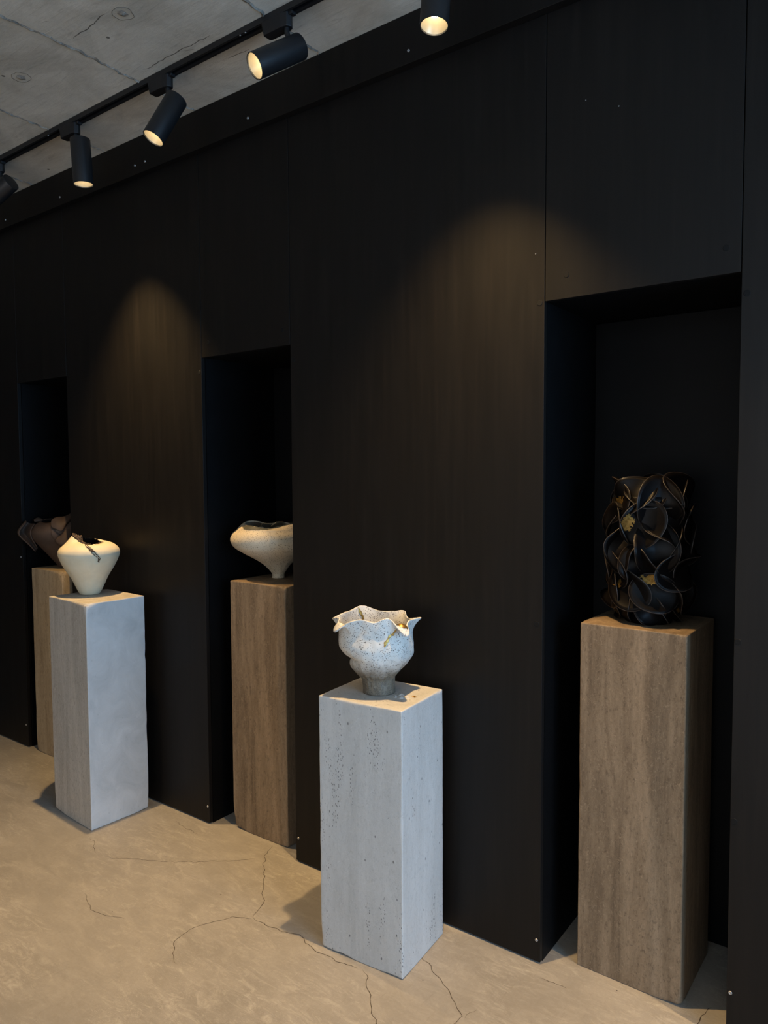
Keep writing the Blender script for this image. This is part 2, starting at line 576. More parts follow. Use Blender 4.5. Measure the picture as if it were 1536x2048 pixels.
# cracks in the floor: narrow dark ribbons with a little relief
CRACKS = [
    ([(-2.067, 0.028), (-2.039, -0.038), (-1.976, -0.115), (-1.914, -0.166), (-1.857, -0.232), (-1.810, -0.267), (-1.780, -0.350)], 1.0),
    ([(-1.780, -0.350), (-1.839, -0.388), (-1.886, -0.465), (-1.900, -0.520), (-1.893, -0.580), (-1.847, -0.623), (-1.796, -0.651)], 0.7),
    ([(-1.780, -0.350), (-1.700, -0.353), (-1.647, -0.344), (-1.592, -0.326), (-1.533, -0.347), (-1.489, -0.353), (-1.422, -0.354), (-1.334, -0.340)], 1.0),
    ([(-1.316, -0.332), (-1.259, -0.394), (-1.216, -0.430), (-1.157, -0.482), (-1.123, -0.513)], 1.0),
    ([(-1.218, -0.172), (-1.077, -0.251), (-0.976, -0.324), (-0.987, -0.358), (-1.000, -0.407)], 1.0),
    ([(-0.976, -0.324), (-0.960, -0.276)], 0.5),
    ([(-2.559, -0.066), (-2.478, -0.082), (-2.384, -0.086)], 0.5),
    ([(-2.537, -0.419), (-2.421, -0.356), (-2.313, -0.299), (-2.191, -0.211), (-2.039, -0.080)], 0.4),
    ([(-2.373, -0.606), (-2.265, -0.646), (-2.198, -0.637), (-2.127, -0.610)], 0.4),
    ([(-0.433, 0.116), (-0.447, 0.066), (-0.457, 0.012), (-0.47, -0.10)], 1.0),
    ([(-0.872, -0.054), (-0.792, -0.051)], 0.8),
    ([(-2.719, -0.375), (-2.687, -0.375), (-2.597, -0.421)], 0.4)]

def ribbon(name, pts, w, mat, parent, z, jit, up=1, h=0.0):
    P = []
    for (a, b) in zip(pts, pts[1:]):
        a, b = Vector((*a, 0)), Vector((*b, 0))
        n = max(3, int((b - a).length / 0.012))
        for i in range(n):
            q = a.lerp(b, i / n)
            d = (b - a).normalized()
            s = Vector((-d.y, d.x, 0))
            P.append((q + s * nz(q, 38) * jit, s))
    P.append((Vector((*pts[-1], 0)), P[-1][1]))
    V, F = [], []
    for i, (q, s) in enumerate(P):
        ww = w * (0.55 + 0.9 * abs(nz(q, 55, 4))) * min(1, 0.3 + i * 0.25, 0.3 + (len(P) - 1 - i) * 0.25)
        zz = z
        V += [q - s * ww + Vector((0, 0, zz)), q + Vector((0, 0, zz + h * (0.5 + nz(q, 90, 2)))), q + s * ww + Vector((0, 0, zz))]
    for i in range(len(P) - 1):
        a = 3 * i
        for k in (0, 1):
            f = (a + k, a + k + 1, a + k + 4, a + k + 3)
            F.append(f if up < 0 else tuple(reversed(f)))
    return mesh_obj(name, V, F, mat, parent)

for pts, w in CRACKS:
    ribbon('crack', pts, 0.0007 + 0.0007 * w, CRACK, floor, 0.0004, 0.012)

# formwork seams and tie marks on the ceiling
for x in (-4.85, -4.25, -3.63, -3.01, -2.385, -1.722, -1.10, -0.48):
    ribbon('formwork_seam', [(x, -4.9), (x + 0.01, -2.0), (x - 0.01, -0.80), (x + 0.008, -0.55), (x, -0.306), (x - 0.005, -0.031)], 0.0085, RIDGE, ceiling, ZC - 0.0003, 0.012, -1, -0.006)
for a, b in (((-2.323, -0.590), (-2.120, -0.601)), ((-2.088, -0.319), (-2.052, -0.309)), ((-2.299, -0.333), (-1.946, -0.327)), ((-2.323, -0.696), (-2.30, -0.683)), ((-2.0, -0.20), (-1.9, -0.195)), ((-1.95, -0.12), (-1.82, -0.13))):
    ribbon('scratch', [a, b], 0.0022, GOUGE, ceiling, ZC - 0.0006, 0.01, -1, 0.0003)
for cx, cy in ((-2.701, -0.571), (-2.076, -0.569), (-1.43, -0.56), (-3.32, -0.57)):
    ring = []
    for i in range(36):
        a = 2 * PI * i / 36
        r = 0.031 + 0.006 * nz((math.cos(a), math.sin(a), cx), 1.6)
        ring.append((cx + r * math.cos(a) * 1.15, cy + r * math.sin(a), ZC - 0.0005))
    tube('tie_ring', ring, 0.0007, GOUGE, ceiling, 5, True)
    def blob(u, v, cx=cx, cy=cy):
        a = 2 * PI * u
        r = 0.016 * (1 - v) * (1 + 0.35 * nz((math.cos(a), math.sin(a), cx + v), 2.2))
        return (cx + r * math.cos(-a), cy + r * math.sin(-a), ZC - 0.0005 - 0.005 * v * (1 + 0.6 * nz((r * 90, a, cx), 1.5)))
    grid_surface('tie_plug', blob, 18, 4, RIDGE, ceiling)

# ------------------------------------------------------------------ lighting track and spotlights
TY = -0.278
TRACKS = []
def track(y, label):
    t = tag(empty('lighting_track', (-2.0, y, ZC)), label, 'track')
    boxes('rail', [(trk_x[0], trk_x[1], -0.017, 0.017, -0.006, -0.0003), (trk_x[0], trk_x[1], -0.017, -0.009, -0.020, -0.006), (trk_x[0], trk_x[1], 0.009, 0.017, -0.020, -0.006)], TRACKBLACK, t)
    for yy in (-0.0075, 0.0075):
        box('conductor', trk_x[0], trk_x[1], yy - 0.001, yy + 0.001, -0.014, -0.0065, BLACKMETAL, t)
    return t
L0, L1 = -4.6, 2.9
trk_x = (L0 + 2.0, L1 + 2.0)
trk = track(TY, 'long black lighting track fixed to the concrete ceiling in front of the dark wall')
fill_trk = track(-3.6, 'added black lighting track behind the viewer, unseen, carrying warm fill lamps')  # added out of view to hold the warm fill spotlights
for x in (-1.84, -1.815, -3.02, -0.7):
    lathe('screw', [(0.0001, -0.0215), (0.003, -0.0215), (0.0034, -0.020)], STEEL, trk, 12, True, Matrix.Translation((x + 2.0, -0.013, 0)))

def spotlight(back, lensp, stem_x, label, watts=SPOT_W, size=92, blend=1.0, light=True, ty=TY):
    back, lensp = Vector(back), Vector(lensp)
    ax = (lensp - back).normalized()
    Ln = 0.18
    R = 0.039
    o = tag(empty('track_spotlight', (stem_x, ty, ZC)), label, 'spotlight', 'spotlights on the ceiling track')
    org = Vector((stem_x, ty, ZC))
    # adapter: a box with a rounded end, longer along the track
    ad = []
    zt, zb = -0.018, -0.062
    prof = [(-0.100, -0.014), (-0.092, -0.0185), (-0.01, -0.0185), (0.012, -0.014), (0.020, 0.0), (0.012, 0.014), (-0.01, 0.0185), (-0.092, 0.0185), (-0.100, 0.014)]
    n = len(prof)
    V = [(x, y, zt) for x, y in prof] + [(x if x > -0.05 else x + 0.012, y, zb) for x, y in prof]
    F = [tuple(range(n)), tuple(reversed(range(n, 2 * n)))] + [(i, n + i, n + (i + 1) % n, (i + 1) % n) for i in range(n)]
    a = mesh_obj('adapter', V, F, TRACKBLACK, o)
    bv = a.modifiers.new('bevel', 'BEVEL')
    bv.width = 0.002
    bv.segments = 2
    box('lock_lever', 0.018, 0.032, -0.010, 0.010, -0.030, -0.020, TRACKBLACK, o, 0.002)
    # stem reaches the housing near its back end
    tgt = back + ax * 0.028 - org
    tube('stem', [(0, 0, -0.060), (0, 0, -0.075), tgt * 0.5 + Vector((0, 0, -0.04)), tgt], 0.0085, BLACKMETAL, o, 10)
    m = (Matrix.Translation(back - org) @ ax.to_track_quat('Z', 'Y').to_matrix().to_4x4())
    lathe('housing', [(0.0001, 0.0), (R - 0.003, 0.0), (R - 0.0008, 0.0008), (R, 0.003), (R, Ln), (R - 0.0025, Ln), (R - 0.0030, Ln - 0.004)], BLACKMETAL, o, 48, True, m)
    lathe('reflector', [(R - 0.0030, Ln - 0.004), (0.030, Ln - 0.014), (0.020, Ln - 0.026), (0.011, Ln - 0.032)], REFLECTOR, o, 48, True, m)
    lathe('led', [(0.0115, Ln - 0.0318), (0.006, Ln - 0.0310), (0.0001, Ln - 0.0308)], LED, o, 32, True, m)
    if light:
        ld = bpy.data.lights.new('spot_beam', 'SPOT')
        ld.energy = watts
        ld.color = WARM
        ld.spot_size = math.radians(size)
        ld.spot_blend = blend
        ld.shadow_soft_size = 0.014
        lo = bpy.data.objects.new('spot_beam', ld)
        COL.objects.link(lo)
        lo.parent = o
        lo.matrix_local = Matrix.Translation(back + ax * (Ln + 0.003) - org) @ (-ax).to_track_quat('Z', 'Y').to_matrix().to_4x4()
    return o

def aim(back, d):
    return tuple(Vector(back) + Vector(d).normalized() * 0.18)

b0 = (-3.42, -0.25, 2.845)
spotlight(b0, aim(b0, (-0.80, -0.25, -0.45)), -3.46, 'black track spotlight cut off by the left edge of the picture', 60, 64)
spotlight((-2.802, -0.28, 2.861), (-2.798, -0.272, 2.682), -2.835, 'black track spotlight pointing straight down, second from the left', 190, 78)
spotlight((-2.205, -0.262, 2.850), aim((-2.205, -0.262, 2.850), (-0.21, -0.435, -0.876)), -2.235, 'black track spotlight tilted down to the left, third from the left', 25, 64)
spotlight((-1.612, -0.25, 2.837), (-1.676, -0.387, 2.739), -1.643, 'black track spotlight turned almost level with its glowing lens facing the room', 170, 70)
b4 = (-1.085, -0.278, 2.868)
spotlight(b4, aim(b4, (0.0, -0.11, -1)), -1.110, 'black track spotlight pointing straight down at the top edge, nearest in view', 215)
b5 = (-0.50, -0.262, 2.85)
spotlight(b5, aim(b5, (-0.21, -0.435, -0.876)), -0.53, 'black track spotlight above the right niche, tilted into the room', 25, 64)
b6 = (0.08, -0.25, 2.837)
spotlight(b6, aim(b6, (-0.36, -0.76, -0.54)), 0.05, 'black track spotlight turned almost level beyond the right niche', 170, 70)
b7 = (0.60, -0.278, 2.868)
spotlight(b7, aim(b7, (-0.04, 0.02, -1)), 0.57, 'black track spotlight pointing straight down beyond the right niche')

# unseen spotlights added behind the viewer for warm bounce and fill
for x, nm in ((-4.3, 'far left'), (-2.9, 'left'), (-1.5, 'middle'), (-0.1, 'right'), (1.3, 'far right')):
    bb = (x, -3.6, 2.868)
    spotlight(bb, aim(bb, (0, -0.45, -1)), x - 0.03, 'added fill spotlight on the unseen track behind the viewer, ' + nm + ' one', 200, 84, ty=-3.6)

# ------------------------------------------------------------------ plinths
def axis_steps(h, n):
    near = [0, 0.0015, 0.0035, 0.006, 0.010, 0.016, 0.025]
    s = [-h + d for d in near]
    k = (2 * h - 0.05)
    for i in range(1, n):
        s.append(-h + 0.025 + k * i / n)
    s += [h - d for d in reversed(near)]
    return s

def plinth(name_label, corner, rz, w, d, h, mat, chips, seed):
    """corner: near right corner of the base; w along the wall, d into it"""
    c, s = math.cos(rz), math.sin(rz)
    ex, ey = Vector((c, s, 0)), Vector((-s, c, 0))
    ctr = Vector((*corner, 0)) - ex * (w / 2) + ey * (d / 2)
    hx, hy, hz = w / 2, d / 2, h / 2
    o_v, o_f = [], []
    idx = {}
    sx, sy, sz = axis_steps(hx, 10), axis_steps(hy, 10), axis_steps(hz, 34)

    def vid(p):
        k = (round(p[0], 6), round(p[1], 6), round(p[2], 6))
        if k not in idx:
            idx[k] = len(o_v)
            P = Vector(p)
            q = Vector((p[0] + seed, p[1], p[2]))
            rad = 0.0022 + 0.004 * max(0, nz(q, 22)) + 0.010 * max(0, nz(q, 9, 3) - 0.38) + 0.003 * max(0, nz(q, 70, 5) - 0.1)
            if p[2] < -hz + 0.03:
                rad *= 0.45
            for (cx, cy, cz, amp, sg) in chips:
                e = (P - Vector((cx * hx, cy * hy, cz * hz))).length
                rad += amp * math.exp(-(e / sg) ** 2) * (1 + 0.5 * nz(q, 45, 8))
            inn = Vector((max(-hx + rad, min(hx - rad, P.x)), max(-hy + rad, min(hy - rad, P.y)), max(-hz + rad, min(hz - rad, P.z))))
            dv = P - inn
            # only points off more than one face (edges, corners) are rounded
            if dv.length > rad:
                P = inn + dv.normalized() * rad
            P += Vector((nz(q, 6, 1), nz(q, 6, 2), 0)) * 0.0008
            o_v.append((P.x, P.y, P.z + hz))
        return idx[k]

    def face(A, B, fix, order):
        for i in range(len(A) - 1):
            for j in range(len(B) - 1):
                qs = [(A[i], B[j]), (A[i + 1], B[j]), (A[i + 1], B[j + 1]), (A[i], B[j + 1])]
                f = [vid(fix(*q)) for q in qs]
                o_f.append(tuple(f if order else reversed(f)))
    face(sx, sz, lambda a, b: (a, -hy, b), True)
    face(sx, sz, lambda a, b: (a, hy, b), False)
    face(sy, sz, lambda a, b: (hx, a, b), True)
    face(sy, sz, lambda a, b: (-hx, a, b), False)
    face(sx, sy, lambda a, b: (a, b, hz), True)
    face(sx, sy, lambda a, b: (a, b, -hz), False)
    o = mesh_obj('plinth', o_v, o_f, mat, None, True)
    o.location = (ctr.x, ctr.y, 0.0008)
    o.rotation_euler = (0, 0, rz)
    tag(o, name_label, 'plinth', 'stone plinths along the wall')
    return o, ctr

p_mid, c_mid = plinth('low pale grey pitted travertine plinth, nearest to the front', (-1.195, -0.303), math.radians(4.5), 0.300, 0.258, 0.807, WHITE_STONE,
                      [(-1, -1, -1, 0.008, 0.05), (-1, -1, -0.90, 0.006, 0.03), (-0.45, -1, -1, 0.010, 0.03), (0.8, -1, -1, 0.008, 0.03), (1, -1, 0.15, 0.004, 0.04), (-0.1, -1, 1, 0.005, 0.03), (-0.5, -1, 1, 0.004, 0.02), (1, 0.8, 1, 0.006, 0.02)], 0.0)
p_left, c_left = plinth('pale grey vein-cut stone plinth under the cream heart-shaped vase', (-2.772, -0.330), math.radians(-3.5), 0.320, 0.272, 0.960, WARM_STONE,
                        [(1, -1, 1, 0.016, 0.035), (0.55, -1, 1, 0.006, 0.04), (-1, -1, -1, 0.014, 0.06), (1, 1, -1, 0.010, 0.05), (1, 1, 0.0, 0.004, 0.03), (1, 1, 0.45, 0.005, 0.02), (1, 1, -0.25, 0.006, 0.02), (-1, 0.9, 1, 0.01, 0.03)], 3.3)
p_right, c_right = plinth('tall brown travertine plinth in the right niche', (-0.503, 0.062), math.radians(-1.0), 0.303, 0.295, 1.052, BROWN_STONE,
                          [(1, -1, -1, 0.010, 0.03), (0.8, -1, -1, 0.006, 0.04), (1, -1, 1, 0.006, 0.02), (1, -1, -0.5, 0.002, 0.05)], 6.1)
p_n2, c_n2 = plinth('tall brown travertine plinth half hidden in the middle niche', (-2.000, 0.050), math.radians(0.4), 0.315, 0.30, 1.052, BROWN_STONE,
                    [(-1, -1, -1, 0.026, 0.05), (1, -1, -1, 0.010, 0.04), (1, -1, 1, 0.016, 0.03), (1, -1, -0.45, 0.006, 0.03), (0.6, -1, 1, 0.005, 0.04)], 9.4)
p_n1, c_n1 = plinth('tan travertine plinth in the far left niche', (-3.535, 0.006), math.radians(0.0), 0.300, 0.30, 0.997, TAN_STONE,
                    [(1, -1, 1, 0.022, 0.04), (-1, -1, -1, 0.010, 0.05), (0.3, -1, -1, 0.008, 0.04), (0.6, -1, 1, 0.005, 0.05)], 12.2)

# ------------------------------------------------------------------ sculpture: speckled ruffled bowl (front plinth)
BOWL = m_ceramic('speckled_white_clay', (0.63, 0.61, 0.56), ((0.075, 0.06, 0.05), 0.85), ((0.155, 0.13, 0.095), 0.062, 0.118, 0.07))
CREAM = m_ceramic('cream_matt_glaze', (0.60, 0.525, 0.37), None, rough=0.6)
OAT = m_ceramic('oatmeal_speckled_clay', (0.57, 0.48, 0.345), ((0.11, 0.085, 0.06), 0.8))
CRUST = m_simple('burnt_brown_crust', (0.10, 0.064, 0.038), 0.75, 0, 0.3, (180, 1.0, 0.004), 0.7)
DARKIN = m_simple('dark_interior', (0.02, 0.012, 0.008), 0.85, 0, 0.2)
OATDARK = m_simple('dark_grey_wash', (0.06, 0.058, 0.042), 0.6, 0, 0.3, (120, 0.5, 0.002), 0.5)
UMBER = m_simple('umber_clay', (0.075, 0.048, 0.034), 0.6, 0, 0.3, (110, 0.3, 0.001), 0.2)
JET = m_simple('black_satin_glaze', (0.0036, 0.0027, 0.0025), 0.40, 0, 0.14, (60, 0.1, 0.001), 0.3)
JETEDGE = m_simple('pale_petal_edge', (0.030, 0.023, 0.019), 0.35, 0, 0.4)  # paler, glossier brown along each petal rim

B_Z = [0, .02, .045, .055, .08, .095, .113, .124, .143, .159, .19]
B_P = {180: [.052, .052, .057, .066, .086, .0885, .087, .104, .122, .128, .127],
       0: [.050, .049, .049, .052, .075, .088, .100, .1045, .106, .107, .107],
       270: [.050, .050, .050, .056, .077, .086, .096, .101, .105, .105, .100],
       90: [.050, .050, .050, .056, .077, .088, .098, .104, .108, .108, .104]}
B_RIM_R = [(0, .134), (15, .112), (30, .105), (45, .118), (62, .110), (90, .104), (120, .114), (145, .118), (162, .120), (178, .150), (192, .128), (207, .150), (222, .128), (240, .106), (262, .100), (276, .103), (289, .108), (304, .150), (320, .116), (343, .114)]
B_RIM_Z = [(0, .233), (15, .226), (30, .226), (45, .240), (62, .238), (90, .238), (120, .256), (145, .246), (162, .246), (178, .232), (192, .240), (207, .205), (222, .236), (240, .247), (262, .240), (276, .250), (289, .248), (304, .200), (320, .233), (343, .236)]

def bowl_body(deg, z):
    d = deg % 360
    k = int(d // 90) % 4
    t = (d - 90 * k) / 90
    t = t * t * (3 - 2 * t)
    a = smooth_tab(list(zip(B_Z, B_P[90 * k])), z)
    b = smooth_tab(list(zip(B_Z, B_P[(90 * k + 90) % 360])), z)
    return a + (b - a) * t

def bowl_pt(deg, t, off=0.0):
    an = math.radians(deg)
    if t <= 0.72:
        z = 0.19 * t / 0.72
        r = bowl_body(deg, z)
    else:
        s = (t - 0.72) / 0.28
        r0, z0 = bowl_body(deg, 0.19), 0.19
        rr, rz = periodic(B_RIM_R, deg), periodic(B_RIM_Z, deg)
        e = s ** 1.7
        r = r0 + (rr - r0) * e
        lift = max(0.0, 0.232 - rz)
        z = z0 + (rz - z0) * s + lift * 1.5 * math.sin(PI * s) * 0.75
    p = Vector((math.cos(an), math.sin(an), z * 6))
    if z > 0.012:
        r += 0.006 * nz(p, 1.9, 2) * min(1, z / .08) + 0.0015 * nz(p, 7, 1)
        if 0.05 < z < 0.066:
            r += 0.003 * nz(p, 14, 5) + 0.001
    return Vector((math.cos(an) * (r + off), math.sin(an) * (r + off), z))

bowl = tag(empty('ruffled_bowl', (-1.364, -0.185, 0.8085), 0.642), 'white speckled ceramic bowl with wavy rim and gold seams on the front plinth', 'bowl')
o = grid_surface('vessel', lambda u, v: bowl_pt(360 * u, v), 200, 80, BOWL, bowl, cap=True)
solidify(o, 0.0042)
o = grid_surface('interior_floor', lambda u, v: Vector((math.cos(2 * PI * u), math.sin(2 * PI * u), 0)) * (0.088 * (1 - v) + 0.0001) + Vector((0, 0, 0.1 - 0.02 * v)), 48, 4, BOWL, bowl)

def on_surface(fn, d, t, off):
    p = fn(d, t)
    a = fn(d + 0.8, t) - fn(d - 0.8, t)
    b = fn(d, min(1.0, t + 0.006)) - fn(d, t - 0.006)
    return p + a.cross(b).normalized() * off

def seam(name, path, w, fn, off, mat, parent, n=46, jag=0.5):
    """ribbon on a (deg, t) surface"""
    V, F = [], []
    for i in range(n + 1):
        f = i / n * (len(path) - 1)
        k = min(int(f), len(path) - 2)
        e = f - k
        a, b = path[k], path[k + 1]
        d, t = a[0] + (b[0] - a[0]) * e, a[1] + (b[1] - a[1]) * e
        p = on_surface(fn, d, t, off)
        q = on_surface(fn, d + (b[0] - a[0]) * 0.02, t + (b[1] - a[1]) * 0.02, off)
        tan = (q - p).normalized()
        out = Vector((math.cos(math.radians(d)), math.sin(math.radians(d)), 0.15)).normalized()
        sd = tan.cross(out).normalized()
        wa = w * (0.7 + jag * 1.2 * nz(p * 1, 120, 3)) * min(1.0, 0.25 + 3 * i / n, 0.2 + 3.5 * (n - i) / n)
        wb = w * (0.7 + jag * 1.2 * nz(p * 1, 120, 9)) * min(1.0, 0.25 + 3 * i / n, 0.2 + 3.5 * (n - i) / n)
        V += [p - sd * wa, p + out * 0.0012 * (1 if off > 0 else -1), p + sd * wb]
    for i in range(n):
        a = 3 * i
        F += [(a, a + 1, a + 4, a + 3), (a + 1, a + 2, a + 5, a + 4)]
    return mesh_obj(name, V, F, mat, parent, True)

def zt(z):
    return 0.72 * z / 0.19 if z <= 0.19 else 0.72 + 0.28 * min(1, (z - 0.19) / 0.05)

seam('gold_seam', [(300, zt(0.212)), (295, zt(0.206)), (288, zt(0.194)), (281, zt(0.176)), (278, zt(0.166))], 0.0056, bowl_pt, 0.0014, GOLD, bowl)
seam('gold_seam', [(128, 0.99), (125, 0.92), (121, 0.84), (118, 0.76)], 0.0065, bowl_pt, -0.0062, GOLD, bowl)

def patch(name, fn, d0, d1, t0, t1, off, mat, parent, seed=0, n=14):
    V, F = [], []
    keep = {}
    for j in range(n + 1):
        for i in range(n + 1):
            V.append(on_surface(fn, d0 + (d1 - d0) * i / n, t0 + (t1 - t0) * j / n, off))
    for j in range(n):
        for i in range(n):
            u, v = (i + .5) / n * 2 - 1, (j + .5) / n * 2 - 1
            if u * u + v * v < 0.8 + 0.7 * nz((u + seed, v, seed), 2.3):
                a = j * (n + 1) + i
                F.append((a, a + 1, a + n + 2, a + n + 1))
    return mesh_obj(name, V, F, mat, parent, True)

patch('gold_patch', bowl_pt, 299, 330, 0.76, 0.985, -0.0056, GOLD, bowl, 2)
# broken crust on the top of the front plinth beside the bowl
cr = []
for k, (dx, dy, r) in enumerate(((0.072, 0.004, .011), (0.092, 0.000, .008), (0.112, 0.010, .008), (0.058, -0.012, .007), (0.084, -0.020, .009), (0.100, -0.010, .006), (0.066, -0.024, .005), (0.104, 0.016, .006))):
    def lump(u, v, dx=dx, dy=dy, r=r, k=k):
        a = 2 * PI * u
        rr = r * (1 - v) * (1 + 0.5 * nz((math.cos(a), math.sin(a), k), 1.7))
        return (dx + rr * math.cos(a) * 1.4, dy + rr * math.sin(a), 0.8062 + r * 0.6 * v * (1 + 0.5 * nz((a, v, k), 2)))
    g = grid_surface('broken_crust', lump, 12, 3, WHITE_STONE if k != 2 else GOLD, p_mid, smooth=False)

# ------------------------------------------------------------------ sculpture: cream heart-shaped vase (left plinth)
H_P = [(0, .040), (.004, .044), (.025, .055), (.07, .075), (.118, .103), (.157, .122), (.182, .130), (.200, .127), (.213, .117), (.226, .101)]
H_R = [(0, .046), (30, .050), (60, .050), (90, .050), (120, .050), (150, .053), (172, .064), (185, .067), (205, .062), (230, .058), (255, .056), (275, .050), (300, .044), (330, .042)]
H_Z = [(0, .232), (30, .239), (60, .243), (90, .246), (120, .250), (150, .256), (172, .266), (185, .264), (205, .252), (230, .238), (255, .229), (275, .222), (300, .224), (330, .228)]
TEAR = [(262, .226), (268.5, .219), (275, .210), (281, .198), (286, .182), (291, .170), (289, .152)]

def heart_pt(deg, t, off=0.0):
    an = math.radians(deg)
    if t <= 0.7:
        z = 0.213 * (t / 0.7)
        r = smooth_tab(H_P, z)
    else:
        s = (t - 0.7) / 0.3
        rr, rz = periodic(H_R, deg), periodic(H_Z, deg)
        rr += 0.004 * nz((math.cos(an) * 3, math.sin(an) * 3, 1), 3)
        rz += 0.004 * nz((math.cos(an) * 3, math.sin(an) * 3, 4), 3)
        r0, z0 = 0.117, 0.213
        # bezier over the shoulder towards the rim
        c = (0.094, 0.236 if rz < 0.245 else 0.232)
        r = (1 - s) ** 2 * r0 + 2 * s * (1 - s) * c[0] + s * s * rr
        z = (1 - s) ** 2 * z0 + 2 * s * (1 - s) * c[1] + s * s * rz
    # the sheet left of the tear is pushed in, the right edge stands proud
    if 0.145 < z and 225 < deg < 320:
        td = None
        for (a, za), (b, zb) in zip(TEAR, TEAR[1:]):
            if zb <= z <= za:
                td = b + (a - b) * (z - zb) / (za - zb)
        if z > TEAR[0][1]:
            td = TEAR[0][0]
        if td is not None:
            dd = deg - td
            k = min(1, (z - 0.145) / 0.03)
            if dd < 0:
                r -= 0.010 * k * math.exp(dd / 9)
            else:
                r += 0.002 * k * math.exp(-dd / 6)
    p = Vector((math.cos(an), math.sin(an), z * 6))
    r += 0.0012 * nz(p, 3.5, 2)
    return Vector((math.cos(an) * (r + off), math.sin(an) * (r + off), z))

heart = tag(empty('heart_shaped_vase', (-3.000, -0.168, 0.9615), 1.018), 'cream heart-shaped vase with a torn brown-edged mouth on the left plinth', 'vase')
o = grid_surface('vessel', lambda u, v: heart_pt(360 * u, v), 220, 90, CREAM, heart, cap=True)
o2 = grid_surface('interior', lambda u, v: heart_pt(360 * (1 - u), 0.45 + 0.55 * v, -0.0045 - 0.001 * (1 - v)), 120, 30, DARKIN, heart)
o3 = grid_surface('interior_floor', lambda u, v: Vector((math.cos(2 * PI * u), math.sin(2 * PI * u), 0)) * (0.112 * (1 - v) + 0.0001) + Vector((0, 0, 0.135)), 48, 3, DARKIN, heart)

def torn(u, v):
    d = 128 + 150 * u
    p = heart_pt(d, 1.0, -0.002)
    q = heart_pt(d, 0.86, -0.006)
    rag = 0.006 + 0.006 * nz((d * 0.09, 0, 3), 2.1) + 0.004 * nz((d * 0.3, 1, 3), 2.1)
    top = p + Vector((0, 0, rag))
    mid = p * 0.90 + Vector((0, 0, p.z * 0.10 - 0.006))
    low = Vector((p.x * 0.80, p.y * 0.80, p.z - 0.03))
    if v < 0.5:
        r = top.lerp(mid, v * 2)
    else:
        r = mid.lerp(low, v * 2 - 1)
    return r + Vector((nz((d * .1, v * 5, 0), 2.5), nz((d * .1, v * 5, 7), 2.5), nz((d * .1, v * 5, 4), 2.5))) * 0.0035
o = grid_surface('torn_crust', torn, 90, 10, CRUST, heart, closed=False)
solidify(o, 0.004, 0)
TEAR_T = [(257, 1.0), (263, 0.90), (268.5, 0.79), (274, 0.715), (281, 0.65), (286, 0.598), (291, 0.559), (289, 0.50)]
def tear_pt(i, side):
    f = i / 60 * (len(TEAR_T) - 1)
    k = min(int(f), len(TEAR_T) - 2)
    e = f - k
    d = TEAR_T[k][0] + (TEAR_T[k + 1][0] - TEAR_T[k][0]) * e
    t = TEAR_T[k][1] + (TEAR_T[k + 1][1] - TEAR_T[k][1]) * e
    w = (0.6 + 3.0 * math.sin(PI * (0.12 + 0.85 * i / 60))) * (1 + 0.5 * nz((i * 0.3, 0, 2), 2))
    return d, t, w
V, F = [], []
for i in range(61):
    d, t, w = tear_pt(i, 0)
    jag = 0.8 * nz((i * 0.5, 3, 1), 1.7)
    a = on_surface(heart_pt, d + 0.6 + jag, t, 0.0016)
    b = on_surface(heart_pt, d - 0.3 + jag, t, 0.0012)
    c = on_surface(heart_pt, d - 0.3 - w * 1.9 + jag, t, 0.0008)
    V += [a, b, c]
for i in range(60):
    a = 3 * i
    F += [(a, a + 3, a + 4, a + 1), (a + 1, a + 4, a + 5, a + 2)]
mesh_obj('tear', V, F, CRUST, heart, True)

# ------------------------------------------------------------------ sculpture: wide speckled vase (middle niche)
M_L = [(0, .0275), (.012, .0265), (.022, .029), (.05, .0535), (.072, .081), (.094, .118), (.112, .151), (.132, .181), (.155, .197), (.174, .199), (.193, .190), (.214, .168)]

def mush_pt(deg, t, off=0.0):
    an = math.radians(deg)
    sc = 0.90 + 0.10 * math.cos(an - PI)          # a little wider towards the left
    rim_r = 0.128 + 0.012 * math.sin(2 * an + 0.6) + 0.010 * math.sin(5 * an)
    rim_z = 0.230 + 0.007 * math.sin(an * 2 + 2.4) + 0.004 * math.sin(5 * an + 1)
    if t <= 0.8:
        z = 0.214 * t / 0.8
        r = smooth_tab(M_L, z)
        if z > 0.03:
            r = 0.03 + (r - 0.03) * sc
        if 0.103 < z < 0.107:
            r += 0.0012
    else:
        s = (t - 0.8) / 0.2
        r0 = 0.03 + (0.168 - 0.03) * sc
        r = r0 + (rim_r - r0) * s
        z = 0.214 + (rim_z - 0.214) * (1 - (1 - s) ** 2)
    p = Vector((math.cos(an), math.sin(an), z * 5))
    r += 0.002 * nz(p, 3, 2) * min(1, z / .05)
    return Vector((math.cos(an) * (r + off), math.sin(an) * (r + off), z))

mush = tag(empty('mushroom_vase', (-2.205, 0.222, 1.0532), 0.785), 'wide-shouldered oatmeal speckled vase on a narrow foot in the middle niche', 'vase')
o = grid_surface('vessel', lambda u, v: mush_pt(360 * u, v), 180, 80, OAT, mush, cap=True)
solidify(o, 0.005)
grid_surface('interior_floor', lambda u, v: Vector((math.cos(2 * PI * u), math.sin(2 * PI * u), 0)) * (0.132 * (1 - v) + 0.0001) + Vector((0, 0, 0.205 - 0.03 * v)), 48, 4, DARKIN, mush)
